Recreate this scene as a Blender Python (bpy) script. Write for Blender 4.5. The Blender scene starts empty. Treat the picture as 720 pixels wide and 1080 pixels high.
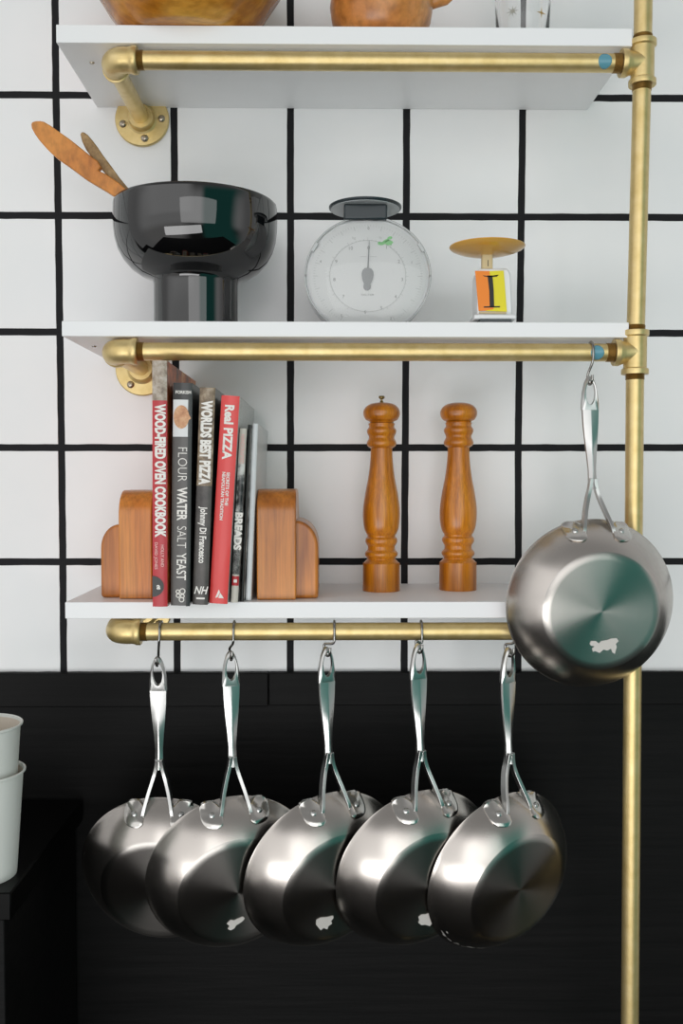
import bpy, math, random
from mathutils import Vector, Matrix, Euler
PI = math.pi
C = bpy.context.scene.collection
random.seed(7)
Z0 = 1.30                                   # height of the lowest tile row line above the floor

# ------------------------------------------------------------------ camera
FPX = 1000.0
CAM = Vector((0.0525, -1.3022, 0.1163 + Z0))
pitch, yaw, roll = 0.0369, 0.0131, 0.0005
def camrot():
    base = Matrix(((1, 0, 0), (0, 0, -1), (0, 1, 0)))
    c, s = math.cos(yaw), math.sin(yaw); Ry = Matrix(((c, -s, 0), (s, c, 0), (0, 0, 1)))
    c, s = math.cos(pitch), math.sin(pitch); Rx = Matrix(((1, 0, 0), (0, c, -s), (0, s, c)))
    c, s = math.cos(roll), math.sin(roll); Rr = Matrix(((c, -s, 0), (s, c, 0), (0, 0, 1)))
    return Rr @ Rx @ base @ Ry
CR = camrot()
def ray(px, py):
    return CR.transposed() @ Vector(((px - 360) / FPX, (py - 540) / FPX, 1.0))
def at(px, py, Y):                          # world point of a photo measurement at distance Y
    d = ray(px, py); return CAM + d * ((Y - CAM.y) / d.y)
def on_z(px, py, Z):
    d = ray(px, py); return CAM + d * ((Z - CAM.z) / d.z)
cam = bpy.data.cameras.new('camera'); co = bpy.data.objects.new('camera', cam); C.objects.link(co)
cam.sensor_fit = 'VERTICAL'; cam.sensor_height = 24; cam.sensor_width = 24; cam.lens = 24 * FPX / 1080
cam.clip_start = 0.02
r0, r1, r2 = CR[0], CR[1], CR[2]
M = Matrix(((r0[0], -r1[0], -r2[0], CAM.x), (r0[1], -r1[1], -r2[1], CAM.y), (r0[2], -r1[2], -r2[2], CAM.z), (0, 0, 0, 1)))
co.matrix_world = M
bpy.context.scene.camera = co

# ------------------------------------------------------------------ materials
def lin(c):
    return tuple((v / 12.92 if v <= 0.04045 else ((v + 0.055) / 1.055) ** 2.4) for v in (x / 255 for x in c)) + (1,)
def mat(name, rgb=None, rough=0.5, metal=0, spec=0.5, coat=0, **k):
    m = bpy.data.materials.new(name); m.use_nodes = True
    b = m.node_tree.nodes['Principled BSDF']
    if rgb: b.inputs['Base Color'].default_value = lin(rgb)
    b.inputs['Roughness'].default_value = rough; b.inputs['Metallic'].default_value = metal
    b.inputs['Specular IOR Level'].default_value = spec; b.inputs['Coat Weight'].default_value = coat
    for a, v in k.items(): b.inputs[a.replace('_', ' ')].default_value = v
    return m
def N(m, t, **k):
    n = m.node_tree.nodes.new(t)
    for a, v in k.items(): setattr(n, a, v)
    return n
def L(m, a, b): m.node_tree.links.new(a, b)
def noise(m, scale, detail=4, vec=None, stretch=None, rough=0.55, dist=0):
    n = N(m, 'ShaderNodeTexNoise'); n.inputs['Scale'].default_value = scale; n.inputs['Detail'].default_value = detail
    n.inputs['Roughness'].default_value = rough; n.inputs['Distortion'].default_value = dist
    tc = N(m, 'ShaderNodeTexCoord'); mp = N(m, 'ShaderNodeMapping')
    L(m, tc.outputs['Object'], mp.inputs[0]); L(m, mp.outputs[0], n.inputs['Vector'])
    if stretch: mp.inputs['Scale'].default_value = stretch
    return n
def ramp(m, src, stops):
    r = N(m, 'ShaderNodeValToRGB'); el = r.color_ramp.elements
    while len(el) < len(stops): el.new(0.5)
    for e, (p, c) in zip(el, stops): e.position = p; e.color = lin(c)
    L(m, src, r.inputs[0]); return r
def bump(m, src, strength, dist=0.001):
    b = N(m, 'ShaderNodeBump'); b.inputs['Strength'].default_value = strength; b.inputs['Distance'].default_value = dist
    L(m, src, b.inputs['Height']); L(m, b.outputs[0], m.node_tree.nodes['Principled BSDF'].inputs['Normal'])
def bc(m): return m.node_tree.nodes['Principled BSDF'].inputs['Base Color']
def rr(m): return m.node_tree.nodes['Principled BSDF'].inputs['Roughness']

def wood(name, dark, mid, light, rough=0.35, stretch=(40, 40, 5), coat=0.3):
    m = mat(name, mid, rough, coat=coat); m.node_tree.nodes['Principled BSDF'].inputs['Coat Roughness'].default_value = 0.25
    n = noise(m, 1.0, 6, stretch=stretch, dist=0.6)
    r = ramp(m, n.outputs[0], [(0.28, dark), (0.5, mid), (0.72, light)])
    n2 = noise(m, 1.0, 8, stretch=(stretch[0] * 12, stretch[1] * 12, stretch[2] * 4))
    mx = N(m, 'ShaderNodeMix', data_type='RGBA', blend_type='MULTIPLY'); mx.inputs[0].default_value = 0.45
    r2 = ramp(m, n2.outputs[0], [(0.3, (150, 140, 125)), (0.6, (255, 255, 255))])
    L(m, r.outputs[0], mx.inputs[6]); L(m, r2.outputs[0], mx.inputs[7]); L(m, mx.outputs[2], bc(m))
    bump(m, n2.outputs[0], 0.08, 0.0005)
    return m

tile_m = mat('glazed_tile', (226, 228, 229), 0.2, spec=0.3)
_n = noise(tile_m, 6, 3); L(tile_m, ramp(tile_m, _n.outputs[0], [(0.3, (238, 239, 240)), (0.7, (244, 243, 243))]).outputs[0], bc(tile_m))
_n = noise(tile_m, 14, 3); bump(tile_m, _n.outputs[0], 0.10, 0.003)
_n = noise(tile_m, 30, 3); _r = ramp(tile_m, _n.outputs[0], [(0.3, (110, 110, 110)), (0.7, (140, 140, 140))]); L(tile_m, _r.outputs[0], rr(tile_m))
grout_m = mat('black_grout', (22, 22, 25), 0.75, spec=0.3)
_n = noise(grout_m, 180, 4); bump(grout_m, _n.outputs[0], 0.4, 0.001)
black_wood = mat('black_painted_wood', (12, 12, 12), 0.55, spec=0.15)
_n = noise(black_wood, 1.0, 6, stretch=(6, 60, 110)); bump(black_wood, _n.outputs[0], 0.5, 0.001)
L(black_wood, ramp(black_wood, _n.outputs[0], [(0.3, (7, 7, 7)), (0.7, (15, 14, 14))]).outputs[0], bc(black_wood))
black_gloss = mat('black_gloss', (8, 8, 8), 0.3, spec=0.08)
shelf_m = mat('white_painted_board', (242, 242, 243), 0.45, spec=0.35)
_n = noise(shelf_m, 90, 5); bump(shelf_m, _n.outputs[0], 0.15, 0.0006)
gold = mat('gold_painted_pipe', (200, 176, 118), 0.42, metal=0.8, coat=0.55); gold.node_tree.nodes['Principled BSDF'].inputs['Coat Roughness'].default_value = 0.38
_n = noise(gold, 60, 6); L(gold, ramp(gold, _n.outputs[0], [(0.3, (210, 184, 120)), (0.55, (222, 198, 138)), (0.8, (229, 207, 152))]).outputs[0], bc(gold))
_n = noise(gold, 260, 5); bump(gold, _n.outputs[0], 0.25, 0.0006)
gold_worn = mat('thread_brass', (148, 116, 60), 0.42, metal=0.8)
_n = noise(gold_worn, 300, 5); bump(gold_worn, _n.outputs[0], 0.6, 0.0008)
screw_m = mat('steel_screw', (175, 165, 150), 0.3, metal=1)
steel = mat('polished_steel', (196, 196, 194), 0.29, metal=1)
plate_m = mat('satin_steel', (206, 203, 198), 0.18, metal=1)
wire_m = mat('wire_steel', (150, 148, 145), 0.2, metal=1)
def brushed(name, rgb, rough, aniso):
    m = mat(name, rgb, rough, metal=1)
    b = m.node_tree.nodes['Principled BSDF']; b.inputs['Anisotropic'].default_value = aniso; b.inputs['Anisotropic Rotation'].default_value = 0.25
    t = N(m, 'ShaderNodeTangent', direction_type='RADIAL', axis='Y'); L(m, t.outputs[0], b.inputs['Tangent'])
    return m
pan_side = brushed('brushed_pan_steel', (196, 190, 184), 0.30, 0.45)
_n = noise(pan_side, 60, 5); _r = ramp(pan_side, _n.outputs[0], [(0.3, (136, 136, 136)), (0.75, (143, 143, 143))]); L(pan_side, _r.outputs[0], rr(pan_side))
pan_base = brushed('spun_pan_base', (176, 172, 167), 0.30, 0.85)
_n = noise(pan_base, 160, 5); _r = ramp(pan_base, _n.outputs[0], [(0.3, (140, 140, 140)), (0.75, (142, 142, 142))]); L(pan_base, _r.outputs[0], rr(pan_base))
residue_m = mat('sticker_paper', (205, 200, 195), 0.8)
black_glaze = mat('black_glaze', (7, 7, 8), 0.035, IOR=1.85)
cup_m = mat('white_paper_cup', (222, 224, 219), 0.55)
cup_in = mat('cup_inside', (214, 204, 190), 0.6)
cup_print = mat('cup_print', (96, 100, 92), 0.6)
wood_end = wood('orange_varnished_wood', (150, 80, 20), (202, 124, 46), (220, 148, 66), 0.3, (22, 22, 3))
wood_mill = wood('turned_wood', (146, 78, 8), (198, 118, 18), (222, 146, 36), 0.28, (50, 50, 5))
wood_bowl = wood('bowl_wood', (92, 46, 10), (186, 118, 34), (232, 176, 80), 0.25, (5, 14, 22))
wood_pot = wood('pot_wood', (170, 100, 44), (214, 142, 72), (236, 184, 124), 0.3, (9, 9, 20))
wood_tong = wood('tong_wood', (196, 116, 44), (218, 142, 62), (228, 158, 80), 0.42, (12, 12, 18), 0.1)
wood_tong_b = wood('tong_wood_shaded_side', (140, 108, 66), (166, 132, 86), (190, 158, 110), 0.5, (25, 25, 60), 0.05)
brass = mat('brass', (150, 128, 84), 0.3, metal=1)
dial_white = mat('dial_white', (222, 223, 222), 0.3)
dial_grey = mat('dial_print', (150, 152, 150), 0.6)
dial_pale = mat('dial_pale_print', (196, 198, 196), 0.6)
needle_m = mat('needle_grey', (150, 152, 153), 0.5)
green_m = mat('green_ink', (150, 215, 150), 0.6)
dark_plastic = mat('dark_grey_plastic', (38, 48, 52), 0.25)
clear = mat('clear_plastic', (255, 255, 255), 0.02, spec=0.5, Transmission_Weight=1.0, IOR=1.3)
rim_m = mat('rim_grey', (186, 188, 188), 0.2)
glass = mat('drinking_glass', (255, 255, 255), 0.0, Transmission_Weight=1.0, IOR=1.45)
gold_leaf = mat('gold_leaf', (190, 152, 70), 0.35, metal=0.6)
silver_leaf = mat('silver_print', (150, 148, 138), 0.4, metal=0.4)
dish_m = mat('amber_dish', (214, 160, 62), 0.3, coat=0.4)
neck_m = mat('cream_neck', (206, 186, 142), 0.4)
white_pl = mat('white_plastic', (228, 229, 230), 0.3)
orange_m = mat('orange_panel', (242, 134, 26), 0.45)
yellow_m = mat('yellow_panel', (230, 216, 22), 0.45)
ink = mat('black_ink', (22, 22, 20), 0.5)
blue_mark = mat('blue_paint', (96, 152, 168), 0.2)
white_ink = mat('white_ink', (236, 232, 226), 0.5)
pale_ink = mat('pale_pink_ink', (236, 180, 176), 0.5)
pages_m = mat('book_pages', (214, 206, 190), 0.8)
_n = noise(pages_m, 1.0, 2, stretch=(900, 2, 2)); L(pages_m, ramp(pages_m, _n.outputs[0], [(0.35, (176, 168, 152)), (0.65, (226, 218, 204))]).outputs[0], bc(pages_m))
red_spine = mat('red_spine', (186, 38, 48), 0.35, coat=0.3)
coral_spine = mat('coral_spine', (224, 62, 60), 0.35, coat=0.3)
charcoal = mat('charcoal_spine', (82, 79, 77), 0.35, coat=0.3)
near_black = mat('near_black_cover', (26, 27, 26), 0.3, coat=0.3)
def photo(name, stops, scale=30, stretch=None, rough=0.35):
    m = mat(name, (128, 128, 128), rough, coat=0.2); n = noise(m, scale, 5, stretch=stretch, rough=0.65)
    L(m, ramp(m, n.outputs[0], stops).outputs[0], bc(m)); return m
stone_photo = photo('stone_photo', [(0.3, (120, 104, 90)), (0.5, (170, 156, 140)), (0.7, (198, 190, 182))], 120)
fire_photo = photo('fire_photo', [(0.3, (60, 34, 22)), (0.42, (150, 66, 28)), (0.55, (222, 110, 42)), (0.7, (244, 206, 140))], 26)
pizza_photo = photo('pizza_photo', [(0.3, (70, 56, 44)), (0.5, (128, 108, 84)), (0.7, (184, 168, 146))], 70)
slate_photo = photo('slate_photo', [(0.3, (52, 48, 46)), (0.7, (84, 78, 74))], 60)
grey_cover = photo('grey_cover', [(0.3, (172, 174, 172)), (0.7, (214, 216, 214))], 12, (1, 8, 60))
bread_photo = photo('bread_photo', [(0.3, (150, 88, 52)), (0.5, (198, 140, 96)), (0.7, (226, 184, 140))], 90)
mag_photo = photo('magazine_photo', [(0.35, (30, 28, 30)), (0.45, (96, 96, 96)), (0.55, (200, 198, 194)), (0.7, (226, 224, 220))], 55)
cream_m = mat('cream_spine', (208, 202, 192), 0.5)
pale_cover = mat('pale_grey_cover', (228, 230, 232), 0.4)
white_cov = mat('white_cover', (226, 226, 226), 0.4)

# ------------------------------------------------------------------ mesh helpers
def new(name, verts, faces, m, parent=None, mats=None, fm=None, sharp=35, origin=None):
    me = bpy.data.meshes.new(name)
    if origin is not None:
        o0 = Vector(origin); verts = [Vector(v) - o0 for v in verts]
    me.from_pydata([tuple(v) for v in verts], [], faces)
    for x in (mats or [m]): me.materials.append(x)
    if fm:
        for p, i in zip(me.polygons, fm): p.material_index = i
    me.validate(); me.update()
    import bmesh
    bm = bmesh.new(); bm.from_mesh(me); bmesh.ops.recalc_face_normals(bm, faces=bm.faces); bm.to_mesh(me); bm.free()
    me.shade_smooth(); me.set_sharp_from_angle(angle=math.radians(sharp))
    o = bpy.data.objects.new(name, me); C.objects.link(o)
    if origin is not None: o.location = origin
    if parent: o.parent = parent
    return o
class MB:
    def __init__(s): s.v = []; s.f = []; s.m = []
    def add(s, v, f, mi=0):
        k = len(s.v); s.v += [Vector(x) for x in v]; s.f += [tuple(i + k for i in q) for q in f]; s.m += [mi] * len(f); return s
    def build(s, name, m, parent=None, origin=None, sharp=35, bevel=0, seg=2):
        ms = m if isinstance(m, list) else [m]
        o = new(name, s.v, s.f, None, parent, ms, s.m, sharp, origin)
        if bevel:
            b = o.modifiers.new('bevel', 'BEVEL'); b.width = bevel; b.segments = seg; b.limit_method = 'ANGLE'; b.angle_limit = math.radians(30)
            b.harden_normals = False
        return o
def box(x0, x1, y0, y1, z0, z1):
    v = [(x, y, z) for x in (x0, x1) for y in (y0, y1) for z in (z0, z1)]
    f = [(0, 1, 3, 2), (4, 6, 7, 5), (0, 4, 5, 1), (2, 3, 7, 6), (0, 2, 6, 4), (1, 5, 7, 3)]
    return v, f
def lathe(prof, seg=64, c=(0, 0, 0), axis='z'):
    """prof: (r, h) list; open or closed at the axis"""
    v = []; f = []; rings = []
    for r, h in prof:
        if r < 1e-6:
            rings.append([len(v)]); v.append((0, 0, h))
        else:
            rings.append(list(range(len(v), len(v) + seg)))
            v += [(r * math.cos(2 * PI * i / seg), r * math.sin(2 * PI * i / seg), h) for i in range(seg)]
    for a, b in zip(rings, rings[1:]):
        for i in range(seg):
            j = (i + 1) % seg
            if len(a) == 1 and len(b) == 1: continue
            if len(a) == 1: f.append((a[0], b[i], b[j]))
            elif len(b) == 1: f.append((a[i], a[j], b[0]))
            else: f.append((a[i], a[j], b[j], b[i]))
    if axis == 'y': v = [(x, -z, y) for x, y, z in v]      # height runs towards the viewer (-y)
    if axis == 'x': v = [(z, x, y) for x, y, z in v]
    return [(x + c[0], y + c[1], z + c[2]) for x, y, z in v], f
def catmull(P, n=8):
    P = [Vector(p) for p in P]; out = []
    for i in range(len(P) - 1):
        a = P[max(i - 1, 0)]; b = P[i]; c = P[i + 1]; d = P[min(i + 2, len(P) - 1)]
        for k in range(n):
            t = k / n
            out.append(0.5 * ((2 * b) + (c - a) * t + (2 * a - 5 * b + 4 * c - d) * t * t + (3 * b - a - 3 * c + d) * t ** 3))
    out.append(P[-1]); return out
def sweep(path, rad, seg=20, closed=False, sx=1.0, up=None, cap=True):
    """tube along path; rad a number or list; sx squashes the section across 'up'"""
    P = [Vector(p) for p in path]; n = len(P)
    R_ = rad if isinstance(rad, (list, tuple)) else [rad] * n
    v = []; f = []
    T = []
    for i in range(n):
        if closed: t = P[(i + 1) % n] - P[i - 1]
        else: t = P[min(i + 1, n - 1)] - P[max(i - 1, 0)]
        T.append(t.normalized())
    u = Vector(up) if up else (Vector((0, 0, 1)) if abs(T[0].z) < 0.9 else Vector((1, 0, 0)))
    for i in range(n):
        if up: u = Vector(up)
        a = (u - T[i] * u.dot(T[i])).normalized(); b = T[i].cross(a); u = a
        for k in range(seg):
            w = 2 * PI * k / seg
            v.append(P[i] + a * (R_[i] * math.cos(w)) + b * (R_[i] * sx * math.sin(w)))
    m = n if closed else n - 1
    for i in range(m):
        for k in range(seg):
            i2 = (i + 1) % n; k2 = (k + 1) % seg
            f.append((i * seg + k, i * seg + k2, i2 * seg + k2, i2 * seg + k))
    if not closed and cap:
        f.append(tuple(range(seg))); f.append(tuple((n - 1) * seg + k for k in range(seg)))
    return v, f
def prism(poly, y0, y1):
    """poly in (x, z), extruded along y"""
    n = len(poly)
    v = [(x, y0, z) for x, z in poly] + [(x, y1, z) for x, z in poly]
    f = [tuple(range(n)), tuple(range(2 * n - 1, n - 1, -1))] + [(i, (i + 1) % n, (i + 1) % n + n, i + n) for i in range(n)]
    return v, f
def xf(vf, Mx): return [Mx @ Vector(p) for p in vf[0]], vf[1]
def tag(o, label=None, cat=None, group=None, kind=None):
    if label: o['label'] = label
    if cat: o['category'] = cat
    if group: o['group'] = group
    if kind: o['kind'] = kind
    return o
def empty(name, loc=(0, 0, 0)):
    o = bpy.data.objects.new(name, None); o.location = loc; o.empty_display_size = 0.02; C.objects.link(o); return o
def text(s, name, m, parent, loc, h, rot=(PI / 2, 0, 0), sx=1.0, bold=0.0, depth=0.0002, spacing=1.0, align='CENTER', shear=0, lines=1.0):
    cu = bpy.data.curves.new('lettering', 'FONT'); cu.body = s; cu.size = 1; cu.align_x = align; cu.align_y = 'CENTER'
    cu.offset = bold; cu.space_character = spacing; cu.resolution_u = 3; cu.shear = shear; cu.space_line = lines
    to = bpy.data.objects.new('lettering', cu); C.objects.link(to)
    bpy.context.view_layer.update()
    me = bpy.data.meshes.new_from_object(to.evaluated_get(bpy.context.evaluated_depsgraph_get()))
    bpy.data.objects.remove(to)
    k = h / 0.69
    n0 = len(me.vertices)
    V = [Vector((v.co.x * k * sx, v.co.y * k, 0)) for v in me.vertices]
    F = [tuple(p.vertices) for p in me.polygons]
    W = V + [Vector((v.x, v.y, depth)) for v in V]
    from collections import Counter
    ec = {}
    for q in F:
        for a, b in zip(q, q[1:] + q[:1]): ec[(a, b)] = 1
    side = [(a, b, b + n0, a + n0) for (a, b) in ec if (b, a) not in ec]
    faces = [tuple(i + n0 for i in q) for q in F] + [tuple(reversed(q)) for q in F] + side
    me2 = bpy.data.meshes.new(name); me2.from_pydata([tuple(v) for v in W], [], faces); me2.materials.append(m); me2.update()
    o = bpy.data.objects.new(name, me2); C.objects.link(o); o.location = loc; o.rotation_euler = rot; o.parent = parent
    bpy.data.meshes.remove(me)
    return o

# ------------------------------------------------------------------ setting: tiled wall, black panelling, floor
rows_px = [(100.2, 103.9), (227.2, 229.4), (350.1, 351.5), (472.2, 472.2), (592.6, 592.0), (712.0, 711.0)]     # y at x=0 and x=700
cols_px = [[59.2, 61.6, 63.3, 65, 66.4, 67.4], [183.3, 184.3, 185, 186, 186.5, 187], [306.3] * 5 + [306.1],
           [428.8, 428.2, 427.8, 427.2, 426.2, 426.0], [551.2, 549.5, 547.8, 546.2, 546.4, 546.0], [674, 672.5, 670.5, 668.5, 667.5, 667]]
def crossing(c, r):                          # tile-grid crossing on the wall plane, c = 0..5, r = 0..5 measured, others by stepping
    P_ = 0.1572
    cc, rc = min(max(c, 0), 5), min(max(r, 0), 5)
    x = cols_px[cc][rc]; a, b = rows_px[rc]; y = a + (b - a) * x / 700
    p = at(x, y, 0)
    return Vector((p.x + (c - cc) * P_, 0, p.z - (r - rc) * P_))
wall = MB()
gw = 0.0047
lowz = at(360, 711, 0).z
for c in range(-10, 15):
    for r in range(-7, 5):
        q = [crossing(c, r), crossing(c + 1, r), crossing(c + 1, r + 1), crossing(c, r + 1)]   # TL TR BR BL
        ins = [(1, -1), (-1, -1), (-1, 1), (1, 1)]
        cor = [Vector((p.x + s[0] * gw, 0, p.z + s[1] * gw)) for p, s in zip(q, ins)]
        ring = []
        nn = 9
        for k in range(4):
            a, b = cor[k], cor[(k + 1) % 4]
            for j in range(nn):
                t = j / nn; p = a.lerp(b, t)
                jit = (0.0003 if j else 0.0001)
                p.x += random.uniform(-1, 1) * jit; p.z += random.uniform(-1, 1) * jit
                ring.append(p)
        n = len(ring)
        cen = sum(ring, Vector()) / n
        def sc(k, y): return [Vector((cen.x + (p.x - cen.x) * k, y, cen.z + (p.z - cen.z) * k)) for p in ring]
        v = sc(1, 0.0) + sc(0.9975, -0.0009) + sc(0.993, -0.0010)
        f = [(i, (i + 1) % n, (i + 1) % n + n, i + n) for i in range(n)] + [(i + n, (i + 1) % n + n, (i + 1) % n + 2 * n, i + 2 * n) for i in range(n)]
        f.append(tuple(range(2 * n, 3 * n)))
        wall.add(v, f, 0)
xl, xr, zt = crossing(-10, 0).x, crossing(15, 0).x, crossing(0, -7).z
wall.add(*box(xl - .005, xr + .005, 0.0, 0.1, lowz - .02, zt + .005), 1)
tag(wall.build('wall_back', [tile_m, grout_m], sharp=5), kind='structure')
lw = MB(); lw.add(*box(xl, xr, -0.006, 0.1, 0.0005, lowz - 0.0205))
tag(lw.build('wall_back_lower', black_wood, bevel=0.001), kind='structure')
ztrim = at(360, 709.6, -0.014).z; zlow = at(360, 745, -0.014).z; xs = at(283, 730, -0.014).x
t1 = MB(); t1.add(*box(xl, xs - 0.0006, -0.014, -0.0062, zlow, ztrim)); tag(t1.build('trim_1', black_wood, bevel=0.0012), kind='structure')
t2 = MB(); t2.add(*box(xs + 0.0006, xr, -0.0133, -0.0062, zlow + 0.001, ztrim)); tag(t2.build('trim_2', black_wood, bevel=0.0012), kind='structure')
t3 = MB(); t3.add(*box(xl, xr, -0.0055, -0.0001, ztrim - 0.02, lowz + 0.0025)); tag(t3.build('trim_3', grout_m), kind='structure')
floor_m = mat('dark_floor', (30, 28, 27), 0.7, spec=0.1)
_n = noise(floor_m, 3, 5); L(floor_m, ramp(floor_m, _n.outputs[0], [(0.3, (24, 23, 22)), (0.7, (34, 32, 30))]).outputs[0], bc(floor_m))
fl = MB(); fl.add(*box(xl, xr, -1.9, 0.1, -0.05, 0.0)); tag(fl.build('floor', floor_m), kind='structure')

# ------------------------------------------------------------------ shelves
SF = -0.1928
s1t, s1b = at(300, 27.3, SF).z, at(300, 46.3, SF).z
s2t, s2b = 0.2968 + Z0, 0.2792 + Z0
s3t, s3b = at(300, 634.9, SF).z, at(300, 652.2, SF).z
SHX = (-0.2590, 0.4024)
def shelf(zb, zt, label, x0=SHX[0]):
    m = MB(); m.add(*box(x0, SHX[1], SF, -0.0015, zb, zt))
    o = m.build('wall_shelf', shelf_m, bevel=0.0008)
    return tag(o, label, 'shelf', 'white wall shelves')
sh1 = shelf(s1b, s1t, 'topmost white painted wall shelf, carrying the carved wooden bowls', -0.2600)
sh2 = shelf(s2b, s2t, 'middle white painted wall shelf, under the black bowl and kitchen scale', -0.2570)
sh3 = shelf(s3b, s3t, 'lowest white painted wall shelf, holding cookbooks and pepper mills', -0.2565)
for sh, zb, p in ((sh1, s1b, (97, 66)), (sh2, s2b, (99, 365))):
    q = on_z(p[0], p[1], zb)
    m = MB(); m.add(*lathe([(0, -0.0016), (0.0022, -0.0014), (0.0030, -0.0002), (0.0030, 0.0006), (0, 0.0006)], 16, (q.x, q.y, zb)))
    m.build('screw', wire_m if sh is sh2 else screw_m, sh, sharp=40)

# ------------------------------------------------------------------ gold pipe rack
YR = -0.186; PR = 0.0104; FR = 0.0160
def rail_z(py): return at(360, py, YR).z
rz = [min(rail_z(64.6), s1b - FR - 0.0006), min(rail_z(370), s2b - FR - 0.0006), min(rail_z(664.3), s3b - FR - 0.0006)]
rack = empty('pipe_rack', (at(666, 1080, YR).x, YR, 0.0))
tag(rack, 'gold painted plumbing pipe rack of rails and one upright supporting the shelves', 'pipe rack')
bpy.context.view_layer.update()
def rp(mb, name, m, sharp=35, parent=rack, label=None):
    o = mb.build(name, m, parent, sharp=sharp)
    if parent is rack: o.matrix_parent_inverse = Matrix.Translation(-rack.location)
    if label: o['label'] = label
    return o
def tube_x(x0, x1, y, z, prof):   # prof (t 0..1 , r)
    return lathe([(0, 0)] + [(r, (x1 - x0) * t) for t, r in prof] + [(0, x1 - x0)], 40, (x0, y, z), 'x')
pole_pts = [(681.5, -40), (677.3, 66), (669.6, 367), (667.2, 664), (666.0, 1080)]
pole_w = [at(p[0], p[1], YR) for p in pole_pts]
tees = [Vector((pole_w[1].x, YR, rz[0])), Vector((pole_w[2].x, YR, rz[1])), Vector((pole_w[3].x, YR, rz[2]))]
top = tees[0] + (tees[0] - tees[1]) * 0.5; top = Vector((top.x - 0.002, YR, 2.25))
bot = Vector((tees[2].x + (pole_w[4].x - pole_w[3].x) * 1.2, YR, 0.0005))
ends = [top] + tees + [bot]
for a, b in zip(ends, ends[1:]):
    d = (b - a); l = d.length; ca = 0.024 if a is not top else 0; cb = 0.024 if b is not bot else 0
    n = d.normalized(); P = [a + n * ca, b - n * cb]
    rp(MB().add(*sweep([P[0], P[0].lerp(P[1], 0.5), P[1]], PR, 40)), 'upright_pipe', gold)
    for q, s in ((a + n * 0.020, 1), (b - n * 0.020, -1)):
        th = MB()
        if (s == 1 and a is top) or (s == -1 and b is bot): continue
        pts = []; rad = []
        for i in range(17):
            pts.append(q + n * s * (0.012 * i / 16)); rad.append(PR + (0.0007 if i % 2 else 0.0001))
        th.add(*sweep(pts, rad, 32))
        rp(th, 'pipe_thread', gold_worn, 20)
fl_b = lathe([(0, 0), (0.045, 0), (0.045, 0.006), (0.018, 0.008), (0.0155, 0.022), (0, 0.022)], 40, (bot.x, bot.y, 0.0003))
rp(MB().add(*fl_b), 'floor_flange', gold)
for t in tees:
    m = MB(); L_ = 0.0255
    bead = lambda: [(0.0128, -L_), (0.0156, -L_), (0.0158, -L_ + 0.001), (0.0158, -L_ + 0.0045), (0.0156, -L_ + 0.006), (0.0134, -L_ + 0.0075), (0.0134, L_ - 0.0075), (0.0156, L_ - 0.006), (0.0158, L_ - 0.0045), (0.0158, L_ - 0.001), (0.0156, L_), (0.0128, L_), (0.0104, L_ - 0.001)]
    m.add(*lathe([(0.0104, -L_ + 0.001)] + bead(), 48, t))
    br = [(0.0134, 0.0), (0.0134, -0.014), (0.0140, -0.016), (0.0158, -0.0195), (0.0158, -0.0205), (0.0158, -0.0245), (0.0156, -0.0255), (0.0128, -0.0255), (0.0104, -0.0245)]
    m.add(*lathe(br, 48, t, 'x'))
    rp(m, 'tee_fitting', gold)
    th = MB().add(*lathe([(0, -0.0262 + .001)] + [(PR + (0.0007 if i % 2 else 0.0001), -0.0262 + .001 - 0.0095 * i / 14) for i in range(15)] + [(0, -0.036)], 32, t, 'x'))
    rp(th, 'pipe_thread', gold_worn, 20)
el_px = [(103.5, 64.6), (104.2, 370), (108.2, 664)]
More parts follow.
